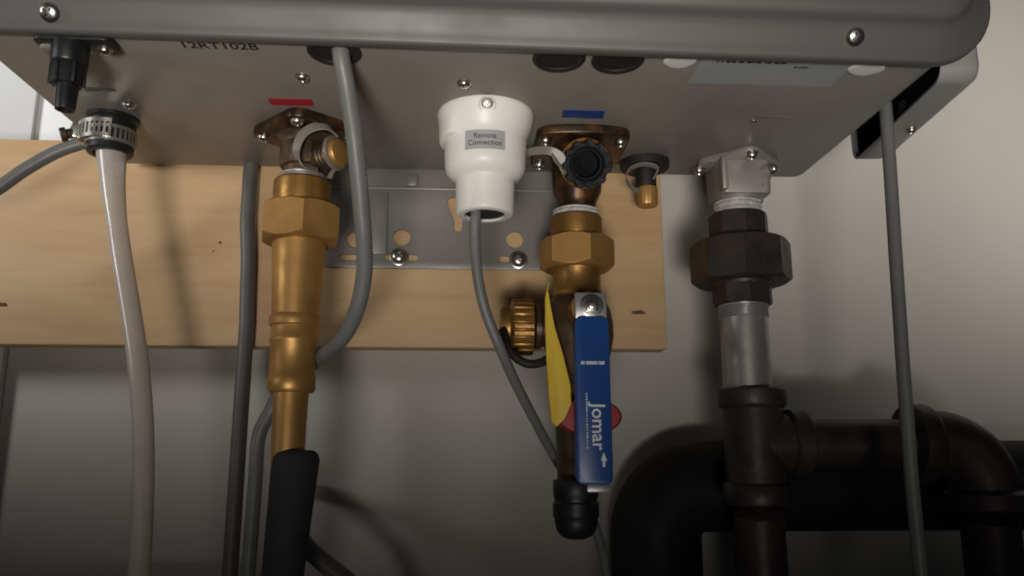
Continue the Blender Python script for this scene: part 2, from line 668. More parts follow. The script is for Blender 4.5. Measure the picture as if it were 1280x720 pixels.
# ================================================================== MOUNTING BRACKET
br = thing('mounting_bracket', 'grey steel mounting bracket with holes screwed to the board', 'bracket', (-20, 531, -40))
b = B()
plate(b, rrect(-98, -69.5, 78, 30, 6), 530.6, 532.8, 0.4, lambda x, z, y: (x, y, z))
bo2 = obj('bracket_plate', b, 'galv', br)
cut = B()
L0 = ORG[br.name]


def hole(x, z, r, n=24):
    lathe(cut, (x, 520, z), (0, 1, 0), [(0, r), (20, r)], n)


def slot(x0, x1, z, r):
    pts = rrect(x0, z - r, x1, z + r, r * 0.98, 5)
    rings(cut, [[Vector((p[0], 520, p[1])) for p in pts], [Vector((p[0], 540, p[1])) for p in pts]])


for (x, z) in ((-75.5, -50), (-44.3, -48), (33.0, -48.5)):
    hole(x, z, 5.9)
slot(-86, -64, -62.4, 2.2)
slot(-55.5, -33, -62.2, 2.4)
slot(22.6, 38, -62.4, 2.3)
kp = [(-13.6, -17), (-12.4, -14.4), (-9, -13.2), (-2, -13.4), (1.2, -15.5), (0.6, -19), (-3.2, -31), (-3.6, -36.8), (-4.6, -38.4), (-7.6, -38.4), (-8.6, -36.8), (-8.8, -31), (-12.9, -21)]
rings(cut, [[Vector((x, 520, z - 5)) for x, z in kp], [Vector((x, 540, z - 5)) for x, z in kp]])
for v in cut.verts:
    v.co = (v.co - L0) * MM
me = bool_mesh(bo2.data, cut)
bo2.data = me
# fold, pressed rib and slot near the heater
b = B()
box(b, (-96, 528.9, -14.2), (76, 530.5, -11.8), 0.7)
obj('fold', b, 'galv', br)
b = B()
box(b, (-42, 528.8, -11.5), (-34, 530.5, -3), 1.2)
obj('tab', b, 'galv', br)
b = B()
box(b, (-70, 529.6, -60), (-54, 530.5, -16), 0.8)
obj('pressed_rib', b, 'galv', br)
screw(br, (-45.5, 530.4, -61.6), (0.05, -1, 0.02), 5.2, 4.2, 0.75)
screw(br, (35.5, 530.4, -62.6), (-0.05, -1, -0.03), 5.2, 4.2, 0.3)

# ================================================================== OPEN SIDE TRAY (right)
tr = thing('side_tray', 'open grey sheet metal tray with rounded rim beside the right edge of the heater', 'metal tray', (262, 425, -4))
A = R(-6.0)
ca, sa = math.cos(A), math.sin(A)
P0 = Vector((241, 364, 0))


def tl(u, s, z):      # u: depth of the flange to the right, s: along the tray to the back
    return (P0.x + u * ca - s * sa * 1.0, P0.y + u * sa + s * ca, z)


prof = rrect(0, -5, 122, 150, 9, 8)          # (s, z)


def off_prof(d):
    return rrect(d, -5 + d, 122 - d, 150 - d, 9 - min(d, 6), 8)


b = B()
spec = [(0, 1.2), (0, 0), (1.0, 0), (14, 0), (18.0, 0.6), (20.2, 2.0), (21.2, 4.4), (21.2, 30)]
lo_out = [[Vector(tl(u, p[0], p[1])) for p in off_prof(d)] for u, d in spec]
lo_in = [[Vector(tl(u, p[0], p[1])) for p in off_prof(d)] for u, d in [(19.6, 30), (19.6, 6.5), (18.0, 3.0), (14, 1.6), (0.6, 1.6)]]
rings(b, lo_in + lo_out, True, True)
bmesh.ops.remove_doubles(b, verts=b.verts, dist=0.001)
obj('tray_shell', b, 'tray', tr, sharp=45)
b = B()
lin = [[Vector(tl(u, p[0], p[1])) for p in off_prof(d)] for u, d in ((19.3, 40), (19.3, 5.0), (18.6, 3.4), (13.5, 2.0), (3.2, 2.0), (3.2, 3.0), (13.5, 3.0), (17.6, 6.0), (17.6, 40))]  # black sheet added inside the tray, imitates the shade of its interior
rings(b, lin, True, True)
obj('shade_liner', b, 'rubber', tr, sharp=45)
screw(tr, tl(13, 66, -5.2), DN, 2.6, 2.4, 0.4)
g = B()
box(g, tuple(Vector(tl(2.5, 50, 2)) - Vector((1.4, 3, 3))), tuple(Vector(tl(2.5, 50, 2)) + Vector((1.4, 3, 3))), 0.6)
obj('clip', g, 'rubber', tr)
g = B()
lathe(g, tl(1.0, 112, -3.2), (-1, 0, 0), [(-1, 1.2), (1, 1.2)], 12)
obj('rivet', g, 'ink', tr)

# ================================================================== BLACK DRAIN NOZZLE (left front)
dn = thing('drain_nozzle', 'black plastic nozzle on a flat base under the left front of the heater', 'nozzle', (-188, 362, 0))
b = B()
plate(b, rrect(-203.5, 352.5, -167.5, 367, 4), -0.1, -3.4, 0.6, lambda x, y, h: (x, y, h))
obj('base_plate', b, 'blackp', dn)
b = B()
lathe(b, (-188.6, 360.5, -3), DN, [(0, 8.4), (9, 8.2), (10.0, 7.6), (10.4, 6.9), (16.5, 6.9), (20, 6.6), (20.3, 5.2)], 32)
for i in range(6):
    a = i * math.pi / 3 + 0.3
    box(b, (-188.6 + 7.2 * math.cos(a) - 0.7, 360.5 + 7.2 * math.sin(a) - 0.7, -23), (-188.6 + 7.2 * math.cos(a) + 0.7, 360.5 + 7.2 * math.sin(a) + 0.7, -9), 0.3)
obj('body', b, 'blackp', dn)
b = B()
lathe(b, (-188.0, 360.5, -23), DN, [(0, 4.9), (11, 4.5), (12.2, 4.2), (12.2, 3.1), (2, 3.0)], 28)
obj('spout', b, 'blackp', dn, sharp=30)
b = B()
lathe(b, (-199, 361.5, -3.5), DN, [(0, 4.2), (1.6, 4.0), (2.2, 3.2), (2.3, 0.3)], 24)
obj('locating_boss', b, 'galv', dn)
screw(dn, (-173.2, 361.5, -3.5), DN, 2.9, 2.6, 0.2)

# ================================================================== HOSE FITTING, CLAMP, HOSE
HC = Vector((-207.5, 452, 0))
hf = thing('hose_fitting', 'black rubber hose cuff under the left rear corner of the heater', 'hose fitting', tuple(HC))
b = B()
lathe(b, HC, DN, [(0.0, 14.4), (1.8, 14.4), (2.6, 13.6), (3.2, 12.9), (12, 12.9), (21.2, 12.7), (22.2, 11.8), (22.3, 8.8), (17, 8.6)], 40)
obj('cuff', b, 'blackp', hf)

cl = thing('hose_clamp', 'slotted stainless worm drive clamp around the black hose cuff', 'hose clamp', (HC.x, HC.y, -12))


def slotted(bm, c, r, z0, z1, a0, a1, n, th=0.55, grow=0.0):
    rl = (z1 - z0) * 0.20
    for i in range(n):
        f0, f1 = i / n, (i + 1) / n
        b0, b1 = R(a0 + (a1 - a0) * f0), R(a0 + (a1 - a0) * f1)
        g0, g1 = grow * f0 ** 1.6, grow * f1 ** 1.6
        bars = [(z0, z0 + rl), (z1 - rl, z1)]
        if i % 2 == 0:
            bars = [(z0, z1)]
        for (q0, q1) in bars:
            vs = []
            for (aa, gg) in ((b0, g0), (b1, g1)):
                for rr in (r + gg, r + gg + th):
                    for zz in (q0, q1):
                        vs.append(bm.verts.new((c.x + rr * math.cos(aa), c.y + rr * math.sin(aa), zz)))
            # order: a0r0z0,a0r0z1,a0r1z0,a0r1z1,a1...
            for f in ((0, 1, 3, 2), (4, 6, 7, 5), (0, 4, 5, 1), (2, 3, 7, 6), (0, 2, 6, 4), (1, 5, 7, 3)):
                bm.faces.new([vs[k] for k in f])


b = B()
slotted(b, HC, 13.1, -18.0, -8.2, 215, 575, 60)
obj('band', b, 'band', cl)
b = B()
slotted(b, HC, 13.9, -16.4, -5.4, 292, 200, 17, grow=3.2)
obj('band_tail', b, 'band', cl)
b = B()
mt = Matrix.Translation((HC.x - 15.5, HC.y - 3.5, -12.0)) @ Matrix.Rotation(R(18), 4, 'Y') @ Matrix.Rotation(R(-20), 4, 'Z')
box(b, (-4.5, -5.5, -4.2), (3.5, 5.5, 5.0), 1.4, 3, mt)
obj('worm_housing', b, 'band', cl)
b = B()
sc = Vector((HC.x - 19.5, HC.y - 6.0, -12.2))
lathe(b, sc, (-0.9, -0.35, -0.35), [(-2, 2.8), (2.5, 2.9), (2.8, 4.2), (5.4, 4.2), (6.0, 3.6), (6.0, 0.4)], 24)
obj('worm_screw', b, 'cast', cl)

b = B()
hp = [(-206.5, 452, -17), (-205.8, 452.5, -28), (-203.6, 453, -44), (-200.0, 453, -62), (-195.0, 453, -84), (-187.5, 452, -112), (-179, 450, -145), (-172, 448, -185), (-168, 446, -230), (-166, 445, -300), (-165, 445, -440)]
tube(b, hp, lambda f: 8.9 - 3.3 * min(1, max(0, (f - 0.025) / 0.25)) ** 0.8, 24, 8, cap=False)
bi = B()
obj('drain_hose', b, 'hose', label='milky clear vinyl hose hanging from the clamped black cuff', cat='hose')

# ================================================================== CABLES
b = B()
tube(b, [(-330, 462, -66), (-300, 464, -54), (-279, 466, -42), (-262, 467, -27), (-246, 468, -15.5), (-232, 469, -9), (-219, 471, -4), (-210, 474, 2)], 3.9, 18)
obj('cable', b, 'cable', label='grey cable curving out to the left from behind the hose clamp', cat='cable')
b = B()
mc = [(-63.0, 362, 8), (-61.8, 363, -4), (-59.8, 368, -15), (-57.0, 380, -35), (-54.8, 392, -58), (-53.2, 404, -82), (-53.6, 415, -99), (-57.8, 425, -116), (-66, 438, -129), (-76, 452, -135), (-90, 478, -140), (-110, 494, -152), (-124, 500, -182), (-128, 500, -440)]
tube(b, mc, 4.3, 20, 8)
obj('cable', b, 'cable', label='thick grey cable looping down from the black grommet beside the hot water pipe', cat='cable')
b = B()
tube(b, [(-146.5, 524.5, 6), (-146.8, 524.8, -10), (-146.6, 525, -40), (-144.5, 526, -66), (-143, 527, -110), (-143, 528, -440)], 4.9, 18)
obj('cable', b, 'dcable', label='dark grey cable hanging straight down the board behind the hot water pipe', cat='cable')
b = B()
tube(b, [(243.2, 423, 30), (243.5, 423, 0), (243.2, 424, -30), (241.6, 425, -90), (240.2, 426, -150), (239.4, 427, -210), (239.5, 428, -440)], 3.65, 18)
obj('cable', b, 'cable', label='straight grey cable dropping from the open side tray down the right side', cat='cable')

# ================================================================== REMOTE CONNECTOR
CC = Vector((10.2, 435, 0))
rc = thing('remote_connector', 'white plastic connector cup labelled Remote Connection under the heater', 'connector', tuple(CC))
b = B()
cprof = [(0, 27.6), (1.2, 28.0), (2.6, 27.9), (6, 27.2), (9, 26.4), (13, 24.8), (15.0, 24.1), (16.5, 23.8), (17.6, 23.7), (18.4, 23.7), (20, 23.65), (31, 23.2), (33.5, 22.9), (36.0, 21.9), (38.2, 20.0), (39.5, 18.2), (40.2, 17.3), (41.5, 16.8), (58.5, 16.4), (60.0, 16.0), (60.6, 15.0), (60.6, 11.8), (48, 11.5)]
loops = []
for (t, r) in cprof:
    lp = []
    for i in range(72):
        a = 2 * math.pi * i / 72
        rr = r
        if 2 < t < 18:          # collar keeps its width on the left, tapers on the right
            k = max(0.0, min(1.0, (-math.cos(a) - 0.55) / 0.25))
            k = k * k * (3 - 2 * k)
            tgt = 27.4 - 0.05 * t if t < 17 else 26.2
            rr = r + max(0.0, tgt - r) * k
        lp.append(Vector((CC.x + rr * math.cos(a), CC.y + rr * math.sin(a), -t)))
    loops.append(lp)
rings(b, loops)
obj('body', b, 'white', rc, sharp=48)
b = B()
lathe(b, CC + Vector((0, 0, -52)), DN, [(0, 11.6), (7.0, 11.6), (7.4, 11.0), (6.6, 8.0), (6.4, 1)], 32)  # black disc added near the rim, stands in for the dark inside the hole
obj('hole_shade', b, 'rubber', rc)
b = B()


def onbody(x, z, rr):
    a = x / rr
    return (CC.x + rr * math.sin(a), CC.y - rr * math.cos(a), z)


lw, lh = 11.4, 5.4
ns = 12
lo = []
for rr in (23.3, 24.05):
    lo.append([Vector(onbody(-lw + 2 * lw * i / ns - 0.8, -24.0 - lh, rr)) for i in range(ns + 1)] + [Vector(onbody(lw - 2 * lw * i / ns - 0.8, -24.0 + lh, rr)) for i in range(ns + 1)])
vl = [[b.verts.new(p) for p in l] for l in lo]
N_ = len(vl[0])
for l in vl:
    for i in range(ns):
        b.faces.new((l[i], l[i + 1], l[N_ - 2 - i], l[N_ - 1 - i]))
for i in range(N_):
    j = (i + 1) % N_
    b.faces.new((vl[0][i], vl[0][j], vl[1][j], vl[1][i]))
lb = obj('label', b, 'silverlabel', rc)
g = text_bm('Remote\nConnection', 4.35, 0.03, lines=0.92, bold=0.02)
maptext(g, lambda x, y, z: onbody(x * 0.93 - 0.8, -24.1 + y * 1.0, 24.12 + z))
obj('label_text', g, 'ink', lb)
d = Vector((0.0, -0.90, -0.42)).normalized()
sp_ = Vector((CC.x + 0.2, CC.y - 27.0, -5.2))
b = B()
lathe(b, sp_, d, [(-2, 4.9), (0.5, 4.9), (0.9, 4.5), (0.6, 4.0), (-0.2, 3.8)], 28)
obj('screw_seat', b, 'white', rc)
screw(rc, tuple(sp_ - d * 0.3), d, 3.3, 1.3, 0.78, 'steel')
b = B()
tube(b, [(5.2, 436, -50), (5.0, 434, -60), (4.8, 436, -74), (6.5, 438, -95), (11, 441, -114), (19, 446, -133), (29, 462, -152), (42, 482, -173), (57, 503, -196), (72, 508, -218), (82, 506, -240), (87, 502, -268), (90, 500, -440)], 3.0, 16)
obj('cable', b, 'cable', label='thin grey cable leaving the bottom of the white connector', cat='cable')

# ================================================================== WATER VALVES
def flange(bm, cx, cy, w, l, rot, t=5.4, bow=0.0):
    base = rrect(-w / 2, -l / 2, w / 2, l / 2, 7.5, 6)
    pts = []
    for k in range(len(base)):
        a, c = Vector(base[k]), Vector(base[(k + 1) % len(base)])
        m = 8 if (c - a).length > 10 else 1
        for q in range(m):
            p = a.lerp(c, q / m)
            # front and rear edges bow outwards
            p.y += bow * (1 if p.y > 0 else -1) * max(0.0, 1 - (2 * p.x / w) ** 2) * min(1.0, (abs(p.y) / (l / 2)) ** 3)
            pts.append((p.x, p.y))
    c_, s_ = math.cos(rot), math.sin(rot)
    plate(bm, pts, 0.05, -t, 1.1, lambda x, y, h: (cx + x * c_ - y * s_, cy + x * s_ + y * c_, h))
    # ridge line cast into the plate middle
    return lambda x, y, z: (cx + x * c_ - y * s_, cy + x * s_ + y * c_, z)


# --- hot
HX, HY = -98.0, 461.0
hv = thing('water_valve', 'tarnished bronze valve with diamond turned flange under the red label', 'valve', (HX, HY, 0), None)
b = B()
f = flange(b, HX + 1, HY - 0.5, 49, 49, R(44), 5.8, 2.0)
hfl = obj('flange', b, 'bronze', hv)
for (x, y) in ((-18, -18), (18, -18), (18, 18), (-18, 18)):
    screw(hv, f(x, y, -5.6), DN, 3.7, 3.2, random.random(), 'chrome')
b = B()
lathe(b, (HX, HY, -4.8), DN, [(0, 18), (1.5, 15.5), (4, 13.8), (8, 13.0)], 32)
nut(b, (HX, HY, 0), DN, 11, 25.5, 14.6, 9, 8, 0.3, 1.2)
lathe(b, (HX, HY, -24), DN, [(0, 11.6), (8, 11.4)], 32)
obj('body', b, 'cast', hv)
pd = Vector((0.86, -0.46, 0.06)).normalized()
pc = Vector((HX, HY, -20.5))
b = B()
lathe(b, pc + pd * 8, pd, [(-3, 8.6), (4, 8.6), (4.6, 7.6), (6.0, 8.0), (7.0, 7.4), (8.4, 8.0), (9.4, 7.4), (10.8, 8.0), (12, 7.4), (15, 7.4)], 28)
obj('drain_port', b, 'cast', hv)
b = B()
lathe(b, pc + pd * 21.4, pd, [(0, 9.6), (0.6, 10.6), (2.0, 10.6), (2.6, 10.0), (2.6, 8.4)], 32)
obj('cap_ring', b, 'clear', hv)
b = B()
lathe(b, pc + pd * 22.2, pd, [(0, 8.4), (3.4, 8.4), (4.4, 7.8), (4.7, 6.8), (4.9, 0.4)], 32)
obj('cap', b, 'brass_nut', hv)
b = B()
ribbon(b, [(HX + 11, HY - 12.5, -31), (HX + 3.5, HY - 17.5, -29), (HX - 0.5, HY - 19.5, -22), (HX + 2.5, HY - 22, -13.5), (HX + 9, HY - 24, -9), (HX + 16.5, HY - 22, -7.5), (HX + 22.0, HY - 17.0, -10.5)], 6.0, 1.1, (0.55, -0.2, -0.75))
obj('strap', b, 'clear', hv)
b = B()
ribbon(b, [tuple(pc + pd * 22.6 + Vector((0, 0, -10))), tuple(pc + pd * 22.4 + Vector((-1, -1, -13.0))), tuple(pc + pd * 22 + Vector((-1.5, -1.5, -16.0)))], 3.2, 1.2, (1, -0.3, 0))
obj('cap_tab', b, 'clear', hv)

hu = thing('pipe_union', 'brass union nut and tan pipe below the diamond flanged hot water valve', 'pipe union', (HX, HY, -30))
b = B()
lathe(b, (HX, HY, -29.6), DN, [(0, 12.4), (0.6, 13.6), (1.6, 13.0), (2.4, 13.9), (3.6, 13.3), (4.6, 13.8)], 40, jit=0.05)
obj('thread_tape', b, 'alu', hu)
b = B()
lathe(b, (HX, HY, -33.6), DN, [(0, 14), (0.2, 15.9), (1.2, 16.7), (13.5, 16.7), (15.2, 16.3), (16.5, 15.6)], 48)
obj('collar', b, 'brass', hu)
b = B()
nut(b, (HX, HY, 0), DN, 49, 71.5, 24.4, 15, 6, R(45), 2.4)
obj('hex_nut', b, 'brass_nut', hu, sharp=26)
b = B()
lathe(b, (HX, HY, -71), DN, [(0, 15.6), (2, 15.4), (16, 14.6), (30, 13.9), (43.5, 13.4), (44.5, 14.3), (47, 14.5), (49.5, 14.2), (50.3, 13.2), (56, 13.1), (57, 13.6), (59, 13.6), (60, 13.0), (78, 12.7), (79, 13.3), (86, 13.3), (87.5, 12.2), (88, 9.8), (126, 9.2)], 44)
obj('pipe', b, 'brass_nut', hu)
b = B()
lathe(b, (HX + 5.0, HY, -190), (-0.06, 0, -1), [(0, 9.4), (2.0, 12.0), (5, 13.0), (60, 11.4), (140, 10.4), (250, 10.2)], 32)
obj('foam_sleeve', b, 'foam', label='black foam sleeve at the bottom of the hot water pipe', cat='pipe sleeve')

# --- cold
CX, CY = 69.0, 477.0
cv = thing('water_valve', 'tarnished bronze valve with black toothed filter plug under the blue label', 'valve', (CX, CY, 0), None)
b = B()
f = flange(b, CX + 1.2, CY, 57, 60, 0.0, 5.8, 4.5)
obj('flange', b, 'bronze', cv)
for (x, y) in ((-23, -21), (23, -21), (23, 21), (-23, 21)):
    screw(cv, f(x, y, -5.6), DN, 3.5, 3.2, random.random(), 'chrome')
b = B()
lathe(b, (CX, CY, -4.8), DN, [(0, 20), (3, 17.5), (8, 16), (20, 15.5), (27, 15), (33, 12.2), (36, 11.6), (45, 11.6)], 40)
obj('body', b, 'bronze', cv)
kd = Vector((-0.02, -0.92, -0.39)).normalized()
kc = Vector((CX + 1.2, CY - 37, -26.8))
b = B()
lathe(b, kc - kd * 34, kd, [(0, 14.5), (14, 14.5), (16, 15.2), (20, 15.2), (21, 13.6), (25.6, 12.0), (25.8, 9.8), (2, 9.6)], 40)
obj('filter_housing', b, 'brass', cv)
b = B()
# toothed ring
d_, u_, v_ = frame(kd)
n = 120
loops = []


def kring(t, r, tooth):
    lp = []
    for i in range(n):
        a = 2 * math.pi * i / n
        s = math.sin(a * 11 + 0.6)
        k = max(-1, min(1, s * 2.2))
        lp.append(kc + d_ * t + (u_ * math.cos(a) + v_ * math.sin(a)) * (r + tooth * k))
    loops.append(lp)


kring(-9, 13.0, 0.0)
kring(-7, 13.8, 0.8)
kring(-0.8, 13.7, 0.9)
kring(0, 13.2, 0.9)
kring(0.1, 10.8, 0.0)
kring(-0.4, 9.9, 0.0)
kring(-1.2, 9.4, 0.0)
kring(-5, 9.0, 0.0)
kring(-5.2, 8.3, 0.0)
kring(-15, 7.7, 0.0)
kring(-22, 0.4, 0.0)
rings(b, loops, False, True)
kn = obj('filter_plug', b, 'knob', cv)
b = B()
for i in range(11):
    a = 2 * math.pi * (i + 0.5) / 11 - 0.05
    p = kc + (u_ * math.cos(a) + v_ * math.sin(a)) * 11.6
    lathe(b, p, kd, [(-0.5, 1.5), (0.35, 1.5), (0.55, 1.2), (0.0, 0.9)], 12)
obj('rim_dimples', b, 'knob', kn)
b = B()
ribbon(b, [tuple(kc + Vector((-11.5, 6, 2))), tuple(kc + Vector((-16, 5, 7.0))), tuple(kc + Vector((-22, 5, 10.0))), tuple(kc + Vector((-29, 8, 11.0))), tuple(kc + Vector((-36, 12, 11.0)))], lambda f: 6 - 1.5 * f, 1.0, (0.1, 0.35, -1))
obj('strap', b, 'clear', cv)
b = B()
ribbon(b, [tuple(kc + Vector((-12.5, 6, -4))), tuple(kc + Vector((-15, 5.5, 0))), tuple(kc + Vector((-18, 5, 4.0))), tuple(kc + Vector((-20, 5, 8.5)))], 3.4, 1.0, (0.6, 0.2, -0.6))
obj('strap', b, 'clear', cv)

cu_ = thing('pipe_union', 'brass union nut below the valve with the black filter plug', 'pipe union', (CX - 1, CY, -44))
UX = CX - 1.0
b = B()
lathe(b, (UX, CY, -43.2), DN, [(0, 12.6), (0.8, 14.3), (1.8, 13.7), (2.8, 14.6), (4.2, 14.0), (5.2, 14.4)], 40, jit=0.05)
obj('thread_tape', b, 'tape', cu_)
b = B()
lathe(b, (UX, CY, -48.0), DN, [(0, 14), (0.2, 15.3), (1.2, 16.1), (12, 16.2), (13.8, 15.8), (15, 15)], 48)
obj('collar', b, 'brass', cu_)
b = B()
nut(b, (UX, CY, 0), DN, 62.0, 82.0, 23.4, 14, 6, R(47), 2.4)
obj('hex_nut', b, 'brass_nut', cu_, sharp=26)
b = B()
lathe(b, (UX, CY, -81.5), DN, [(0, 15.4), (2, 14.6), (13, 14.4), (14, 15.0), (16.5, 15.0), (17.5, 14.2), (20, 14.2)], 44)
obj('tail_pipe', b, 'brass', cu_)

# --- ball valve with blue lever
bv = thing('ball_valve', 'brass ball valve with a blue lever hanging below the cold water union', 'ball valve', (UX, CY, -118))
b = B()
lathe(b, (UX, CY, -99.5), DN, [(0, 15.5), (3, 17.5), (8, 20), (16, 21.5), (24, 21.5), (34, 19.5), (42, 16.5), (48, 15.5), (92, 13.5), (112, 13.5)], 44)
obj('body', b, 'cast', bv)
b = B()
lathe(b, (UX - 16, CY, -117.5), (-1, 0, 0), [(0, 12), (6, 12), (7, 13.5), (10, 13.5)], 40)
obj('side_port', b, 'cast', bv)
b = B()
dd, uu, vv = frame((-1, 0, 0))
loops = []
cc_ = Vector((UX - 27, CY, -117.5))
for (t, r, k) in ((0, 14, 0), (0.3, 16.4, .5), (1.0, 17.2, .9), (12.2, 17.2, .9), (13.2, 16.2, .5), (13.6, 14.0, 0), (14.6, 12.6, 0), (18.6, 12.4, 0), (20, 11.2, 0), (20.2, 3, 0)):
    loops.append([cc_ + dd * t + (uu * math.cos(2 * math.pi * i / 144) + vv * math.sin(2 * math.pi * i / 144)) * (r - (k if (i % 6) in (0, 1) else 0)) for i in range(144)])
rings(b, loops)
obj('port_cap', b, 'brass', bv)
b = B()
tube(b, [(UX - 46, CY - 12, -121), (UX - 43, CY - 20, -134), (UX - 33, CY - 23, -142), (UX - 22, CY - 21, -140), (UX - 16, CY - 14, -132)], 2.6, 12)
obj('cap_strap', b, 'rubber', bv)
b = B()
lathe(b, (UX + 1.5, CY - 18, -111.5), (0, -1, 0), [(0, 10.5), (8, 10.5), (9, 9.8), (16, 9.8)], 32)
obj('stem_boss', b, 'brass', bv)
LX = UX + 2.0
b = B()
box(b, (LX - 9.0, 437.6, -118.5), (LX + 9.0, 440.4, -103.5), 0.8)
box(b, (LX - 7.4, 438.0, -140.5), (LX + 7.4, 440.0, -118.0), 0.6)
lv = obj('lever_plate', b, 'steel', bv)
b = B()
nut(b, (LX + 0.3, 437.6, -111.2), (0, -1, 0), 0, 3.6, 4.6, 2.2, 4, R(45), 0.5)
lathe(b, (LX + 0.3, 437.7, -111.2), (0, -1, 0), [(0, 6.6), (1.0, 6.6), (1.2, 6.0)], 28)
lathe(b, (LX + 0.3, 434.2, -111.2), (0, -1, 0), [(0, 2.3), (1.4, 2.2), (1.6, 1.5)], 20)
obj('stem_nut', b, 'chrome', bv)
b = B()
pr = rrect(-9.6, -209, 9.6, -117, 4.5, 5)
plate(b, pr, 435.2, 441.6, 1.6, lambda x, z, y: (LX + x * (1.0 + 0.05 * (-z - 117) / 92), y, z))
gp = obj('lever_grip', b, 'bluehandle', bv)
g = text_bm('Jomar', 10.4, 0.05, bold=0.12)
maptext(g, lambda x, y, z: (LX + 2.2 + y, 434.95 - z, -178 - x))
obj('grip_text', g, 'whiteink', gp)
# small print and arrow on the grip
g = B()
for i in range(14):
    w = random.choice((0.4, 0.7, 0.9))
    box(g, (LX - 6.5 + i * 0.95, 434.9, -143.5 - 0.9), (LX - 6.5 + i * 0.95 + w * 0.8, 435.05, -143.5 + 0.9))
for i in range(20):
    box(g, (LX - 4.2, 434.9, -160 - i * 1.5), (LX - 3.4, 435.05, -160 - i * 1.5 - random.choice((0.6, 0.9, 1.1))))
for q in ([(3.2, -196), (6.6, -196), (4.9, -191.5)], [(4.2, -199.2), (5.6, -199.2), (5.6, -196), (4.2, -196)]):
    vs0 = [g.verts.new((LX + x, 434.9, z)) for x, z in q]
    vs1 = [g.verts.new((LX + x, 435.05, z)) for x, z in q]
    g.faces.new(vs0)
    g.faces.new(vs1[::-1])
    for i in range(len(q)):
        j = (i + 1) % len(q)
        g.faces.new((vs0[i], vs0[j], vs1[j], vs1[i]))
obj('grip_print', g, 'whiteink', gp)
b = B()
box(b, (LX - 4.0, 437.0, -212.6), (LX + 8.8, 440.0, -208.6), 0.6)
obj('lever_end', b, 'steel', bv)
b = B()
lathe(b, (UX - 4, CY - 8, -207), DN, [(0, 12.5), (1, 13.0), (9, 13.0), (10, 12.3), (12, 12.3), (13, 13.2), (20, 13.2), (21, 12.4), (24, 12.2), (28, 11.0), (31, 8.6), (32.5, 5), (32.8, 0.5)], 32)
obj('end_cap', b, 'blackp', bv)
# yellow lever of the drain side
b = B()
yp = [(1.6, 3), (-1.2, 3), (-1.0, -3)][:1] + [(1.8, -3), (2.6, -10), (5.0, -24), (9.0, -40), (12.6, -58), (12.6, -68), (9.0, -76), (4.5, -80.5), (1.4, -78), (0.2, -64), (-0.6, -40), (-0.6, -20), (-0.4, -6)]
plate(b, yp, -1.6, 1.6, 0.7, lambda x, z, h: (46.2 + x * 0.96, 449 + h - x * 0.32 + 5.5 * math.sin((z + 40) / 26.0), -97.5 + z))
obj('drain_lever', b, 'yellow', bv)
b = B()
lathe(b, (UX + 1.5, 457, -172), (0, -1, 0), [(0, 16), (2, 18.6), (8, 18.6), (10, 17), (10.4, 3)], 40)
for v in b.verts:
    v.co.z = -172 + (v.co.z + 172) * 0.55
obj('drain_knob', b, 'redp', bv)

# ================================================================== RELIEF PORT (right of cold valve)
rp = thing('drain_port', 'black flanged drain port with clear strap and small brass cap between cold and gas valves', 'drain port', (119, 504, 0))
b = B()
lathe(b, (119, 504, 0), DN, [(0, 16.4), (4.2, 16.4), (5.2, 15.6), (5.4, 9), (6.2, 6.8)], 40)
obj('flange', b, 'rubber', rp)
b = B()
lathe(b, (119.5, 504, -5), DN, [(0, 6.9), (13, 6.8), (14, 6.4)], 28)
obj('plug', b, 'rubber', rp)
b = B()
dd, uu, vv = frame(DN)
loops = []
for (t, r, k) in ((18.6, 6.4, 0), (18.8, 7.2, .2), (20, 7.4, .35), (29.5, 7.2, .35), (31, 6.4, 0), (31.2, 0.6, 0)):
    loops.append([Vector((119.8, 504, 0)) + dd * t + (uu * math.cos(2 * math.pi * i / 72) + vv * math.sin(2 * math.pi * i / 72)) * (r - (k if i % 3 == 0 else 0)) for i in range(72)])
rings(b, loops)
obj('cap', b, 'brass_nut', rp)
b = B()
ribbon(b, [(122, 494, -16), (124.5, 492, -10), (120, 490.5, -7.2), (112, 490.5, -7.4), (105.5, 491, -11), (104.0, 492, -17), (107, 493, -22), (112.5, 495.5, -24)], 4.2, 0.9, (0.1, 1, -0.3))
obj('strap', b, 'clear', rp)
b = B()
ribbon(b, [(97, 492, -3.5), (101, 495, -4.5), (106, 499, -4.5)], 4, 2.5, (0, 1, 0.1))
obj('link', b, 'rubber', rp)

# ================================================================== GAS LINE
GX, GY = 181.0, 501.0
gf = thing('gas_inlet', 'dull aluminium gas inlet casting with diamond turned flange and test screw', 'gas inlet', (GX, GY, 0))
b = B()
f = flange(b, GX, GY - 3, 43, 43, R(46), 4.6)
obj('flange', b, 'alu', gf)
for (x, y) in ((-16.5, -16.5), (16.5, -16.5)):
    pass
screw(gf, (GX + 0.5, GY - 27.0, -4.8), DN, 3.6, 3.4, 0.4)
screw(gf, (GX - 25.0, GY + 3.0, -4.8), DN, 3.4, 3.4, 0.2)
b = B()
plate(b, rrect(GX - 16.5, GY - 17, GX + 16.5, GY + 16, 4, 5), -4.2, -27, 1.4, lambda x, y, h: (GX + (x - GX) * (1.0 + 0.0035 * (h + 27)), GY + (y - GY), h))
lathe(b, (GX, GY, -26), DN, [(0, 15.6), (3, 15.6)], 40)
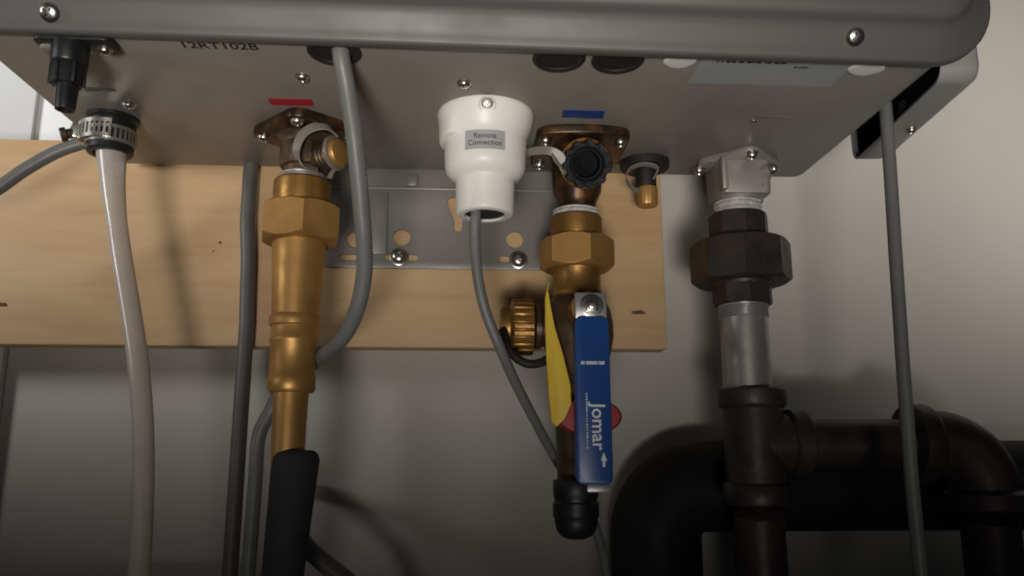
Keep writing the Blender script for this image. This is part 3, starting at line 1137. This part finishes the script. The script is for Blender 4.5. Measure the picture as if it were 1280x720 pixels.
# web rib on the left and front
box(b, (GX - 17.5, GY - 22, -26), (GX - 13.6, GY - 14, -4), 1.0)
obj('body', b, 'alu', gf)
b = B()
td = Vector((0.62, -0.76, 0.1)).normalized()
lathe(b, (GX + 12, GY - 14, -12.5), td, [(-4, 5.0), (5, 4.6), (5.6, 3.4), (7.6, 3.4)], 24)
obj('test_boss', b, 'alu', gf)
screw(gf, tuple(Vector((GX + 12, GY - 14, -12.5)) + td * 7.6), td, 3.1, 3.0, 0.2)
b = B()
lathe(b, (GX + 10.5, GY - 15.4, -22.5), (0.4, -1, -0.1), [(-1, 2.6), (1.2, 2.2), (1.6, 1.5), (1.7, 0.2)], 16)
obj('stud', b, 'alu', gf)

gu = thing('pipe_union', 'black iron union with octagonal nut below the gas inlet', 'pipe union', (GX - 2, GY, -34))
QX = GX - 1.5
b = B()
lathe(b, (QX, GY, -28.6), DN, [(0, 14.2), (0.8, 15.6), (2.0, 15.0), (3.4, 15.9), (5.2, 15.2), (6.8, 15.8), (8.4, 15.2), (9.6, 15.0)], 44, jit=0.05)
obj('thread_tape', b, 'tape', gu)
b = B()
nut(b, (QX, GY, 0), DN, 37.6, 57, 19.6, 14, 8, R(5), 1.6)
obj('upper_collar', b, 'iron', gu, sharp=26)
b = B()
nut(b, (QX, GY, 0), DN, 56.4, 84, 32.2, 19, 8, R(14), 2.2)
obj('octagon_nut', b, 'iron', gu, sharp=26)
b = B()
lathe(b, (QX, GY, -83.8), DN, [(0, 19.4), (2, 18.8)], 40)
nut(b, (QX, GY, 0), DN, 84.5, 98.5, 19.4, 14, 8, R(5), 1.4)
obj('lower_collar', b, 'iron', gu, sharp=26)
for t in (100.4, 104.4):
    pass
gp_ = thing('steel_pipe', 'galvanised grey steel pipe with bare threads below the black union', 'pipe', (QX, GY, -98))
b = B()
pf = [(0, 15.6), (0.8, 16.0)]
t = 1.6
while t < 9:
    pf += [(t, 15.9), (t + 0.7, 15.1)]
    t += 1.4
pf += [(9.6, 15.1), (60, 15.1), (72, 15.1)]
lathe(b, (QX, GY, -97.6), DN, pf, 44)
obj('pipe', b, 'steel', gp_, sharp=20)

TX = QX + 2.0
TZ = -186.0
gt = thing('pipe_tee', 'black iron tee joining the grey gas pipe to the horizontal branch', 'pipe fitting', (TX, GY, TZ))
b = B()
lathe(b, (TX, GY, -152), DN, [(0, 17), (0.4, 20.4), (1.4, 21.2), (10, 21.2), (11.4, 20.2), (12.5, 18.6), (58, 18.4), (59, 20.4), (60.2, 21.2), (70, 21.2), (71, 20.6), (71.2, 16)], 44)
lathe(b, (TX, GY, TZ), (1, 0, 0), [(2, 18.3), (20, 18.3), (21, 20.4), (22, 21.2), (31, 21.2), (32, 20.4), (32.2, 15)], 44)
obj('body', b, 'iron', gt)
b = B()
pf = []
t = 0.0
while t < 8:
    pf += [(t, 15.7), (t + 0.7, 14.9)]
    t += 1.4
lathe(b, (TX, GY, -223), DN, [(-4, 15.2)] + pf + [(9, 15.4), (215, 15.4)], 40)
obj('iron_pipe', b, 'iron', label='black iron drip leg hanging straight below the pipe tee', cat='pipe', sharp=20)
b = B()
lathe(b, (TX + 30, GY, TZ), (1, 0, 0), [(0, 15.2), (82, 15.2)], 40)
obj('iron_pipe', b, 'iron', label='horizontal black iron pipe between the tee and the elbow', cat='pipe')
EX = 327.0
el = thing('pipe_elbow', 'black iron elbow turning the gas line down at the lower right', 'pipe fitting', (EX, GY - 6, TZ))
b = B()
pts = [(EX - 44, GY - 2, TZ)]
for i in range(13):
    a = R(90 - 90 * i / 12)
    pts.append((EX - 30 + 30 * math.cos(a), GY - 2, TZ - 30 + 30 * math.sin(a)))
pts.append((EX, GY - 2, TZ - 36))
tube(b, pts, 20.6, 40, 0)
lathe(b, (EX - 48, GY - 2, TZ), (1, 0, 0), [(0, 17), (0.6, 23.6), (2, 24.8), (11, 24.8), (13, 23.6), (14.5, 20)], 44)
lathe(b, (EX, GY - 2, TZ - 28), DN, [(0, 20), (1.5, 23.0), (3, 24.6), (12, 24.6), (13, 23.8), (13.4, 17)], 44)
obj('body', b, 'iron', el)
b = B()
pf = []
t = 0.0
while t < 9:
    pf += [(t, 17.3), (t + 0.7, 16.4)]
    t += 1.4
lathe(b, (EX, GY - 2, TZ - 40), DN, [(-4, 16.8)] + pf + [(9.5, 16.8), (215, 16.8)], 40)
obj('iron_pipe', b, 'iron', label='vertical black iron pipe leaving the bottom of the elbow', cat='pipe', sharp=20)

# ================================================================== BLACK DRAIN PIPE ALONG THE WALL
b = B()
pts = [(560, 566, -214), (200, 566, -214)]
for i in range(1, 11):
    a = R(90 + 90 * i / 10)
    pts.append((168 + 34 * math.cos(a) - 2, 566, -248 + 34 * math.sin(a)))
pts += [(132, 566, -290), (132, 566, -430)]
tube(b, pts, 31, 40, 0)
obj('drain_pipe', b, 'abs', label='thick black drain pipe running along the wall behind the gas line', cat='pipe')

# ================================================================== LOWER LEFT
b = B()
box(b, (-352, 560, -520), (-120, 598, -277), 1.5, 2)
obj('wall_box', b, 'ledge', label='dark flat box against the wall at the lower left with a thin bright top edge', cat='box')
b = B()
tube(b, [(-124, 604, -214), (-121, 570, -216), (-115, 535, -222), (-106, 517, -233), (-95, 513, -247), (-82, 512, -258), (-66, 511, -270), (-46, 510, -292), (-36, 510, -330), (-33, 510, -440)], 5.5, 16)
obj('cable', b, 'dcable', label='short grey hose slanting down to the right beside the black foam sleeve', cat='hose')

# ------------------------------------------------------------------ repeats share a group
for o in S.objects:
    k = o.name.split('.')[0]
    g = {'cable': 'grey cables around the heater', 'water_valve': 'water valves on the heater underside', 'pipe_union': 'pipe unions below the heater valves',
         'iron_pipe': 'black iron gas pipes', 'wall_panel': 'panels on the wall at the far left'}.get(k)
    if g and o.parent is None:
        o['group'] = g
